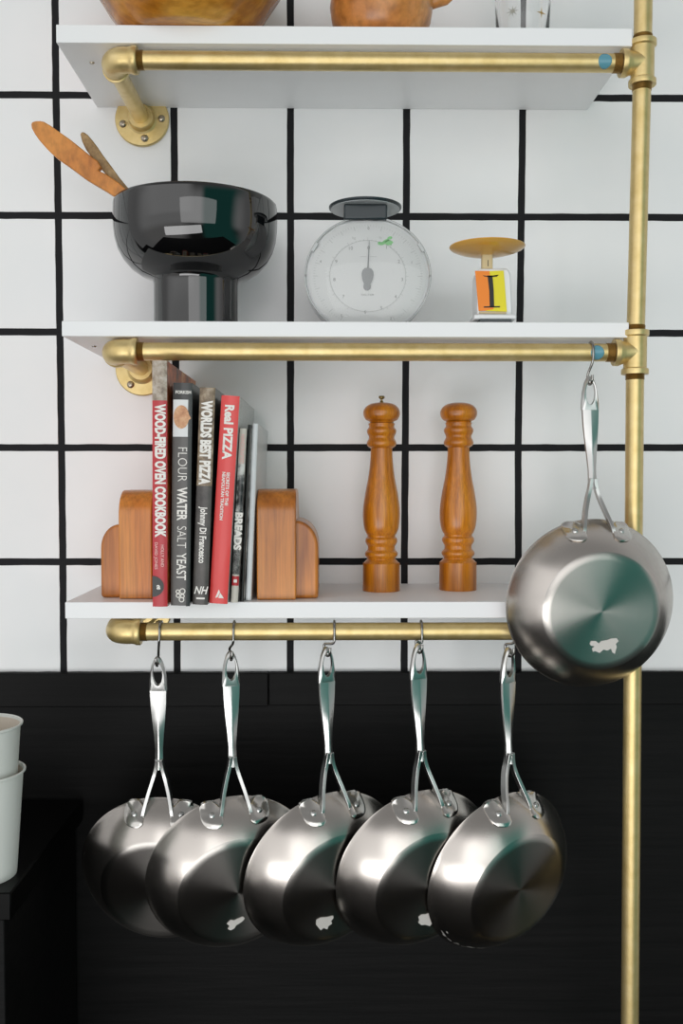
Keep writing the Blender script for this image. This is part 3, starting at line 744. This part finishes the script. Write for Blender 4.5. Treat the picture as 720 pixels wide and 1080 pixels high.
m = MB().add(*sweep([p - gp_.location for p in pp], [.0065, .0060, .0070, .0090, .0060], 20))
m.build('handle', wood_pot, gp_, sharp=60)
LY = -0.125; lc = at(551, 12, LY)
pr = [(0, 0), (.0300, 0), (.0310, .002), (.0335, .06), (.0360, .125), (.0365, .130), (.0355, .1305), (.0345, .125), (.0320, .06), (.0295, .012), (0, .010)]
gl = MB().add(*lathe([(r, h0 + .0006 + z) for r, z in pr], 72, (lc.x, LY, 0))).build('drinking_glass', glass, origin=(lc.x, LY, h0), sharp=40)
tag(gl, 'clear drinking glass printed with small stars on the top shelf', 'glass')
def star(px, py, R1, R2, n, mm, name, hole=0):
    q = at(px, py, LY - .033); xx = q.x - lc.x; rad = .0338
    P = []
    for i in range(2 * n):
        a = PI * i / n + PI / 2; r = R1 if i % 2 == 0 else R2
        P.append((xx + r * math.cos(a), q.z - h0 + r * math.sin(a)))
    front = [(x, -math.sqrt(rad ** 2 - x * x) - .0004, z) for x, z in P] + [(xx, -math.sqrt(rad ** 2 - xx * xx) - .0004, q.z - h0)]
    back = [(x, y + .0003, z) for x, y, z in front]; c = 2 * n
    f = [(i, (i + 1) % c, c) for i in range(c)] + [((i + 1) % c + c + 1, i + c + 1, 2 * c + 1) for i in range(c)] + [(i, (i + 1) % c, (i + 1) % c + c + 1, i + c + 1) for i in range(c)]
    MB().add(front + back, f).build(name, mm, gl)
star(541, 10, .0065, .0018, 8, silver_leaf, 'star_print'); star(571.5, 12, .0065, .0012, 4, gold_leaf, 'star_print')

# ------------------------------------------------------------------ bookends, books, mills on the lowest shelf
def bookend(name, cx0, cx1, wing0, wing1, py, label, mir):
    e0 = on_z(cx0, py, s3t); yf = e0.y
    x0, x1 = e0.x, at(cx1, py, yf).x
    ztop = at((cx0 + cx1) / 2, 517 if not mir else 516, yf + .02).z
    h = ztop - s3t
    root = empty(name, ((x0 + x1) / 2, yf + .05, s3t)); tag(root, label, 'bookend', 'wooden bookends'); bpy.context.view_layer.update()
    # main arch: an arched slab whose outline runs front to back
    dep = .128; prof = []
    R0 = .030
    for i in range(9): a = PI - PI / 2 * i / 8; prof.append((yf + R0 + R0 * math.cos(a), ztop - R0 + R0 * math.sin(a)))
    for i in range(9): a = PI / 2 - PI / 2 * i / 8; prof.append((yf + dep - .055 + .055 * math.cos(a), ztop - .055 + .055 * math.sin(a)))
    prof = [(yf, s3t + .0004)] + prof + [(yf + dep, s3t + .0004)]
    n = len(prof)
    bul = .0015
    v = [(x0, y, z) for y, z in prof] + [(x1, y, z) for y, z in prof]
    f = [tuple(range(n)), tuple(range(2 * n - 1, n - 1, -1))] + [(i, (i + 1) % n, (i + 1) % n + n, i + n) for i in range(n)]
    o = MB().add(v, f).build('arch_block', wood_end, root, bevel=.0015, sharp=30); o.matrix_parent_inverse = Matrix.Translation(-root.location)
    # quarter-round wing beside it, set a little further back
    yw = yf + .012
    w0, w1 = at(wing0, 600, yw).x, at(wing1, 600, yw).x
    zw = at(wing0, 549, yw).z if mir else at(wing1, 553, yw).z
    W = abs(w1 - w0); hw = zw - s3t
    rad = min(W, hw * .9)
    P = []
    inner = w0 + .0 if mir else w1
    sgn = 1 if mir else -1
    inner -= sgn * .004
    for i in range(13):
        a = PI / 2 * i / 12
        P.append((inner + sgn * (.004 + W * math.sin(a) ** 1.0), s3t + hw - rad * 1.25 + rad * 1.25 * math.cos(a) ** 1.0))
    P = [(inner, s3t + hw)] + P + [(inner + sgn * (.004 + W), s3t + .0004), (inner, s3t + .0004)]
    # wing's front edge is rounded
    o = MB().add(*prism(P, yw, yw + .10)).build('side_block', wood_end, root, bevel=.009, sharp=50); o.modifiers['bevel'].segments = 5
    o.modifiers['bevel'].angle_limit = math.radians(60)
    o.matrix_parent_inverse = Matrix.Translation(-root.location)
    return root
bookend('bookend', 125.5, 160.5, 106, 126, 632.0, 'orange wooden block bookend to the left of the cookbooks', False)
bookend('bookend', 270.8, 312.0, 312, 335.5, 633.0, 'orange wooden block bookend to the right of the cookbooks, nearest the pepper mills', True)

BOOKS = []
def book(label, pb, wpx, top_y, top_x, spine, side, depth, name='cookbook', left=None):
    """pb = photo point of spine's lower left corner; the spine faces the viewer"""
    p = on_z(pb[0], pb[1], s3t); yf = p.y
    w = at(pb[0] + wpx, pb[1], yf).x - p.x
    tp = at(top_x, top_y, yf); h = math.hypot(tp.z - s3t, tp.x - p.x); lean = math.atan2(tp.x - p.x, tp.z - s3t)
    depth = min(depth, abs(yf) - .004)
    t = .0022
    m = MB()
    seg = 8; bow = .0018
    # spine: slightly rounded front; boards: left and right; mesh origin at lower left corner of the spine
    xs_ = [w * i / seg for i in range(seg + 1)]
    fy = lambda x: -bow * (1 - (2 * x / w - 1) ** 2)
    ring = [(x, fy(x)) for x in xs_] + [(w, depth), (w - t, depth), (w - t, .003)] + [(t, .003), (t, depth), (0, depth)]
    n = len(ring)
    v = [(x, y, 0.0006) for x, y in ring] + [(x, y, h) for x, y in ring]
    f = [(i, (i + 1) % n, (i + 1) % n + n, i + n) for i in range(n)]
    fm = [0 if i < seg else (1 if i == seg else (2 if i == n - 1 else 3)) for i in range(n)]
    # caps (split in three)
    R1 = list(range(0, seg + 1)); 
    for off in (0, n):
        spine_cap = [i + off for i in range(seg + 1)] + [seg + 3 + off, seg + 4 + off]
        f.append(tuple(spine_cap)); fm.append(0)
        f.append((seg + off, seg + 1 + off, seg + 2 + off, seg + 3 + off)); fm.append(1)
        f.append((seg + 4 + off, seg + 5 + off, n - 1 + off, 0 + off)); fm.append(2)
    o = new(name, v, f, None, None, [spine, side, left or side, white_cov], fm, 40)
    o.location = (p.x, yf, s3t + w * math.sin(max(lean, 0))); o.rotation_euler = (0, lean, 0)
    pg = MB().add(*box(t + .0001, w - t - .0001, .0032, depth - .003, .003, h - .003)).build('page_block', pages_m, o)
    tag(o, label, 'book', 'cookbooks between the bookends')
    BOOKS.append((o, w, h, yf)); return o, w, h, yf
def spine_text(bk, s, frac_x, z0, z1, h, mm, sx=None, bold=0.0, font_w=None, name='title_lettering', up=.0024):
    """text reading downwards; z0 top, z1 bottom as fractions of the height"""
    o, w, H, yf = bk
    L_ = (z0 - z1) * H
    t = text(s, name, mm, o, (w * frac_x, -up, (z0 + z1) / 2 * H), h, rot=(PI / 2, PI / 2, 0), bold=bold)
    ext = t.dimensions.x if t.dimensions.x else 1
    bpy.context.view_layer.update()
    xs_ = [v.co.x for v in t.data.vertices]; cur = max(xs_) - min(xs_)
    k_ = L_ / cur; c0 = (max(xs_) + min(xs_)) / 2
    for v in t.data.vertices: v.co.x = (v.co.x - c0) * k_
    return t
def patch(bk, x0, x1, z0, z1, m, name, up=.0022, poly=None):
    o, w, H, yf = bk
    if poly is None: poly = [(w * x0, H * z0), (w * x1, H * z0), (w * x1, H * z1), (w * x0, H * z1)]
    # curved strip following the rounded spine
    if len(poly) == 4 and name != 'publisher_mark':
        mb = MB(); seg = 8; v = []
        for i in range(seg + 1):
            x = w * (x0 + (x1 - x0) * i / seg); y = -.0018 * (1 - (2 * x / w - 1) ** 2) - .00025
            v += [(x, y, H * z0), (x, y, H * z1), (x, y + .0002, H * z0), (x, y + .0002, H * z1)]
        f = []
        for i in range(seg):
            a = 4 * i; b = a + 4
            f += [(a, b, b + 1, a + 1), (a + 2, a + 3, b + 3, b + 2), (a, a + 2, b + 2, b), (a + 1, b + 1, b + 3, a + 3)]
        f += [(0, 1, 3, 2), (4 * seg, 4 * seg + 2, 4 * seg + 3, 4 * seg + 1)]
        return mb.add(v, f).build(name, m, o)
    return MB().add(*prism(poly, -up, -up + .0004)).build(name, m, o)
# 1 red tall
b1 = book('tallest cookbook with a red spine, leftmost in the row, lettered in white', (161, 640.3), 15.5, 380.5, 160.5, red_spine, fire_photo, .228)
patch(b1, .0, 1.0, .84, 1.0, stone_photo, 'spine_photo')
spine_text(b1, 'WOOD-FIRED OVEN COOKBOOK', .52, .825, .285, .0108, white_ink, bold=.05)
spine_text(b1, 'HOLLY AND', .68, .255, .165, .0032, pale_ink, name='author_lettering', bold=.02)
spine_text(b1, 'DAVID JONES', .26, .265, .155, .0032, pale_ink, name='author_lettering', bold=.02)
o, w, H, yf = b1
P = [(0, H * .125 + 0)] + [(w * .78 * math.sin(a), H * .085 + H * .043 * math.cos(a)) for a in [PI * i / 12 for i in range(13)]] + [(0, H * .045)]
patch(b1, 0, 0, 0, 0, near_black, 'publisher_mark', .0022, P)
text('a', 'publisher_letter', white_ink, o, (w * .42, -.0024, H * .085), .0066, bold=.03)
# 2 charcoal
b2 = book('charcoal cookbook with widely spaced thin white capitals, just right of the tall red one', (180.0, 639.3), 20.2, 404, 182.5, charcoal, near_black, .215)
patch(b2, .80, 1.0, 0, 1.0, near_black, 'spine_edge'); patch(b2, 0.02, .99, .925, 1.0, near_black, 'spine_band')
patch(b2, 0.02, .99, .76, .925, white_cov, 'spine_photo')
o, w, H, yf = b2
P = [(w * (.46 + .40 * math.cos(a)), H * (.848 + .052 * math.sin(a))) for a in [2 * PI * i / 24 for i in range(24)]]
P[0] = (w * .96, H * .842)
patch(b2, 0, 0, 0, 0, bread_photo, 'bread_picture', .0026, P)
text('FORKISH', 'author_lettering', white_ink, o, (w * .55, -.0024, H * .957), .0034, bold=.03, sx=.9)
spine_text(b2, 'FLOUR', .52, .712, .56, .0104, white_ink, bold=-.012)
spine_text(b2, 'WATER', .52, .535, .385, .0104, white_ink, bold=.03)
spine_text(b2, 'SALT', .52, .360, .262, .0104, white_ink, bold=-.012)
spine_text(b2, 'YEAST', .52, .240, .118, .0104, white_ink, bold=.01)
for (cx, cz, rr_) in ((.62, .068, .0036), (.38, .066, .0024), (.40, .048, .0026), (.62, .046, .0026), (.58, .030, .0032)):
    v, f = sweep([(w * cx + rr_ * .8 * math.cos(2 * PI * i / 16), -.0022, H * cz + rr_ * .8 * math.sin(2 * PI * i / 16)) for i in range(16)], .0007, 6, closed=True, up=(0, 1, 0))
    MB().add(v, f).build('publisher_mark', white_ink, o)
# 3 grey-brown
b3 = book('grey-brown cookbook with blocky pizza title between the charcoal and coral spines', (202.8, 638.5), 16.2, 409, 210.8, slate_photo, near_black, .22)
patch(b3, .0, 1.0, .55, 1.0, pizza_photo, 'spine_photo')
spine_text(b3, 'WORLDS BEST PIZZA', .48, .94, .555, .0112, white_ink, bold=.055)
spine_text(b3, 'Johnny Di Francesco', .52, .455, .195, .0072, white_ink, name='author_lettering', bold=.03)
o, w, H, yf = b3
t = text('NH', 'publisher_mark', white_ink, o, (w * .5, -.0024, H * .068), .0085, bold=.02, sx=.8, shear=.3)
patch(b3, .25, .8, .028, .036, white_ink, 'publisher_line')
# 4 coral red
b4 = book('bright coral red pizza cookbook, lettered in white, right of the grey-brown one', (220.6, 637.6), 19.0, 418, 233.6, coral_spine, grey_cover, .222)
spine_text(b4, 'Real PIZZA', .47, .955, .695, .0098, white_ink, bold=.04)
spine_text(b4, 'SECRETS OF THE', .62, .635, .475, .0034, white_ink, name='subtitle_lettering', bold=.03)
spine_text(b4, 'NEAPOLITAN TRADITION', .38, .635, .405, .0034, white_ink, name='subtitle_lettering', bold=.03)
o, w, H, yf = b4
P = [(w * .32, H * .030), (w * .50, H * .072), (w * .56, H * .058), (w * .46, H * .034)]; patch(b4, 0, 0, 0, 0, white_ink, 'publisher_mark', .0022, P)
P = [(w * .50, H * .030), (w * .58, H * .056), (w * .80, H * .030), (w * .66, H * .030)]; patch(b4, 0, 0, 0, 0, white_ink, 'publisher_mark', .0022, P)
# 5 thin paperback
b5 = book('thin cream and black bread paperback with a small red square near its foot', (243.4, 636.0), 7.2, 452, 252.8, cream_m, mag_photo, .20)
patch(b5, .0, 1.0, .165, .80, mag_photo, 'spine_photo'); patch(b5, 0, 1, .165, .33, near_black, 'spine_band')
patch(b5, .0, 1.0, .10, .155, red_spine, 'red_square')
spine_text(b5, 'HANDCRAFTED', .5, .965, .80, .0046, pale_ink, name='subtitle_lettering')
spine_text(b5, 'BREADS', .5, .52, .305, .0078, white_ink, bold=.05)
o, w, H, yf = b5
patch(b5, .25, .75, .118, .136, white_ink, 'publisher_mark')
# 6 dark thin, 7 pale thin
b6 = book('very thin black booklet squeezed beside the pale grey one at the right end', (253.6, 634.6), 3.4, 448, 261.6, near_black, mag_photo, .205)
b7 = book('slim pale grey hardback leaning against the right wooden bookend', (259.0, 633.6), 5.6, 447, 266.4, pale_cover, pale_cover, .19)


def mill(px, py, prof, s, y0, label, finial):
    base = on_z(px, py, s3t)
    k = (base.y + .022 - CAM.y) / 1000 / s
    Y = base.y + .023
    z = lambda cy: s3t + .0005 + (y0 - cy) * k
    pr = [(0, z(y0))] + [(r * k, z(cy)) for cy, r in prof]
    bx_ = at(px, py, Y).x
    root = empty('pepper_mill', (bx_, Y, s3t)); bpy.context.view_layer.update()
    cut = [i for i, (cy, r) in enumerate(prof) if cy <= 176][0]
    bodyp = [(0, z(y0))] + [(r * k, z(cy)) for cy, r in prof[:cut + 1]] + [(0, z(prof[cut][0]))]
    headp = [(0, z(prof[cut][0]) + .0003)] + [(r * k, z(cy) + .0003) for cy, r in prof[cut:]]
    def fine(P):
        q = catmull([(r, 0, h) for r, h in P[1:-1]], 4) if len(P) > 4 else None
        out = [P[0]] + [(max(p.x, 0), p.z) for p in q] + [P[-1]]
        return out
    tag(root, label, 'pepper mill', 'turned wooden mills on the lowest shelf')
    for P, nm in ((fine(bodyp), 'mill_body'), (fine(headp + [(0, headp[-1][1])]) if headp[-1][0] > 0 else fine(headp), 'mill_head')):
        o = MB().add(*lathe(P, 64, (0, 0, -s3t))).build(nm, wood_mill, root, sharp=40)
    if finial:
        zt_ = z(98) - s3t
        MB().add(*lathe([(0, zt_ - .001), (.0022, zt_ - .001), (.0022, zt_ + .0015), (.0013, zt_ + .003), (.0015, zt_ + .0045), (.0034, zt_ + .0055), (.0040, zt_ + .0072), (.0034, zt_ + .0088), (0, zt_ + .0092)], 24)).build('finial', brass, root)
    return root
PROF = [(835, 73), (826, 73.5), (736, 73), (728, 71), (720, 64), (712, 56), (708, 56), (702, 60), (696, 64), (688, 64.5), (682, 61), (676, 55), (668, 53.5), (660, 54), (652, 59), (645, 62.5), (637, 63), (630, 61), (624, 55), (617, 55.5), (610, 60),
        (596, 66), (575, 70.5), (545, 73), (515, 72.5), (490, 70), (460, 65.5), (430, 60), (400, 54), (370, 49.5), (340, 46), (310, 43.5), (285, 42.5), (276, 43), (273, 48), (267, 55), (258, 58), (250, 56.5), (243, 53), (236, 50), (229, 50.5), (222, 54), (213, 57.5), (205, 57.5), (199, 54), (194, 50.5), (188, 50), (180, 52), (177, 47),
        (176, 46), (171, 50), (166, 61), (156, 68.5), (144, 72), (132, 71.5), (120, 66), (110, 56), (103, 42), (99, 24), (97, 0)]
mill(401.9, 625.0, PROF, 3.726, 835, 'wooden pepper mill with a tiny metal finial, beside the books', True)
mill(482.6, 624.0, [(p[0] if p[0] > 176 else p[0] + 3, p[1]) for p in PROF], 3.726, 835, 'wooden salt mill without finial, closer to the hanging high pan', False)

# ------------------------------------------------------------------ counter and paper cups at the left edge
CY = -0.262; cz = at(-20, 923, CY).z
cnt = empty('counter', (-0.75, -0.25, 0)); tag(cnt, 'glossy black counter carrying the paper cups at the left', 'counter'); bpy.context.view_layer.update()
cx1 = at(26, 930, CY).x
for nm, bb, mm in (('countertop', box(-1.20, cx1, -0.308, -0.016, cz - .03, cz), black_gloss), ('cabinet', box(-1.19, cx1 - .01, -0.300, -0.018, 0.0005, cz - .0302), black_wood)):
    o = MB().add(*bb).build(nm, mm, cnt, bevel=.0015); o.matrix_parent_inverse = Matrix.Translation(-cnt.location)
cxx = at(-20, 815, CY).x
def cup(dz, label, name='paper_cup', dx=0.0):
    H_ = at(-20, 813, CY).z - cz
    pr = [(0, .004), (.0345, .004), (.0350, 0), (.0362, 0), (.0368, .004), (.0445, H_ - .003), (.0452, H_ - .0034), (.0470, H_ - .0022), (.0472, H_ - .0004), (.0462, H_ + .0004), (.0448, H_ - .0004), (.0440, H_ - .003)]
    inn = [(.0440, H_ - .003), (.0362, .006), (0, .006)]
    m = MB().add(*lathe(pr, 72), 0).add(*lathe(inn, 72), 1)
    o = m.build(name, [cup_m, cup_in], sharp=40); o.location = (cxx + dx, CY, cz + .0004 + dz)
    return tag(o, label, 'cup', 'stacked paper cups')
c1 = cup(0, 'white paper cup standing on the black counter, lower of the two stacked')
c2 = cup(.0520, 'white paper cup nested in the other, upper of the two stacked', dx=-.0025)
m = MB(); v = []; f = []
for i in range(9):
    a = math.radians(-66 + 12 * i / 8)
    for z_ in (.070, .094): 
        r_ = .0368 + (.0445 - .0368) * (z_ / .112) + .0004; v.append((r_ * math.cos(a), r_ * math.sin(a), z_))
for i in range(8): f.append((2 * i, 2 * i + 2, 2 * i + 3, 2 * i + 1))
o = m.add(v, f).build('printed_mark', cup_print, c1); o.modifiers.new('thick', 'SOLIDIFY').thickness = .0002

# ------------------------------------------------------------------ daylight: procedural surroundings of a bright room, plus an added low fill
W = bpy.data.worlds.new('world'); bpy.context.scene.world = W; W.use_nodes = True
nt = W.node_tree; nt.nodes.clear()
def wn(t, **k):
    n = nt.nodes.new(t)
    for a, v in k.items(): setattr(n, a, v)
    return n
tc = wn('ShaderNodeTexCoord'); sp = wn('ShaderNodeSeparateXYZ'); nt.links.new(tc.outputs['Generated'], sp.inputs[0])
def sst(src, a, b, lo=0.0, hi=1.0):
    m = wn('ShaderNodeMapRange', interpolation_type='SMOOTHSTEP'); m.inputs[1].default_value = a; m.inputs[2].default_value = b; m.inputs[3].default_value = lo; m.inputs[4].default_value = hi
    nt.links.new(src, m.inputs[0]); return m.outputs[0]
def mul(a, b):
    m = wn('ShaderNodeMath', operation='MULTIPLY')
    nt.links.new(a, m.inputs[0])
    if isinstance(b, (int, float)): m.inputs[1].default_value = b
    else: nt.links.new(b, m.inputs[1])
    return m.outputs[0]
def mixc(f, a, b):
    m = wn('ShaderNodeMix', data_type='RGBA')
    nt.links.new(f, m.inputs[0])
    for s, i in ((a, 6), (b, 7)):
        if isinstance(s, tuple): m.inputs[i].default_value = s + (1,)
        else: nt.links.new(s, m.inputs[i])
    return m.outputs[2]
x, y, z = sp.outputs[0], sp.outputs[1], sp.outputs[2]
low = mixc(mul(sst(x, 0.05, -0.25), sst(z, -0.85, -0.6)), (0.03, 0.028, 0.026), (0.55, 0.54, 0.53))  # glow below the horizon on the left, added to lift the shelf undersides
band = mixc(sst(z, 0.28, 0.50), (0.84, 0.84, 0.84), (0.25, 0.25, 0.25))
col = mixc(sst(z, -0.36, -0.12), low, band)
side = sst(y, -0.1, -0.45)
col = mixc(side, (0.45, 0.45, 0.45), col)
win = mul(mul(sst(x, 0.15, -0.1), sst(x, -0.95, -0.75)), mul(sst(z, -0.02, 0.08), sst(z, 0.62, 0.5)))
win = mul(win, sst(y, 0.0, -0.15))
col = mixc(win, col, (1.05, 1.05, 1.05))
teal = mul(mul(sst(x, 0.22, 0.36), sst(x, 0.95, 0.8)), mul(sst(z, -0.72, -0.6), sst(z, 0.50, 0.38)))
teal = mul(teal, sst(y, 0.0, -0.2))
col = mixc(teal, col, (0.035, 0.20, 0.17))
bg = wn('ShaderNodeBackground'); nt.links.new(col, bg.inputs[0]); bg.inputs[1].default_value = 1.0
out = wn('ShaderNodeOutputWorld'); nt.links.new(bg.outputs[0], out.inputs[0])
def area(name, loc, target, size, power, color=(1, 1, 1)):
    l = bpy.data.lights.new(name, 'AREA'); l.shape = 'RECTANGLE'; l.size, l.size_y = size; l.energy = power; l.color = color
    o = bpy.data.objects.new(name, l); C.objects.link(o); o.location = loc
    o.rotation_euler = (Vector(target) - Vector(loc)).to_track_quat('-Z', 'Y').to_euler(); return o
area('window_light', (0.5, -3.0, 1.75), (0.1, 0, 1.35), (2.6, 1.5), 13, (1, 1, 1))
area('low_fill_light', (-0.55, -2.6, 0.45), (0.1, 0, 1.45), (2.6, 0.8), 20, (1, 1, 1))  # added fill lamp, aimed upward to brighten the shelf undersides; no window there

sc = bpy.context.scene
sc.view_settings.view_transform = 'Standard'; sc.view_settings.look = 'None'; sc.view_settings.gamma = 1; sc.view_settings.use_curve_mapping = False
sc.view_settings.exposure = 0.15
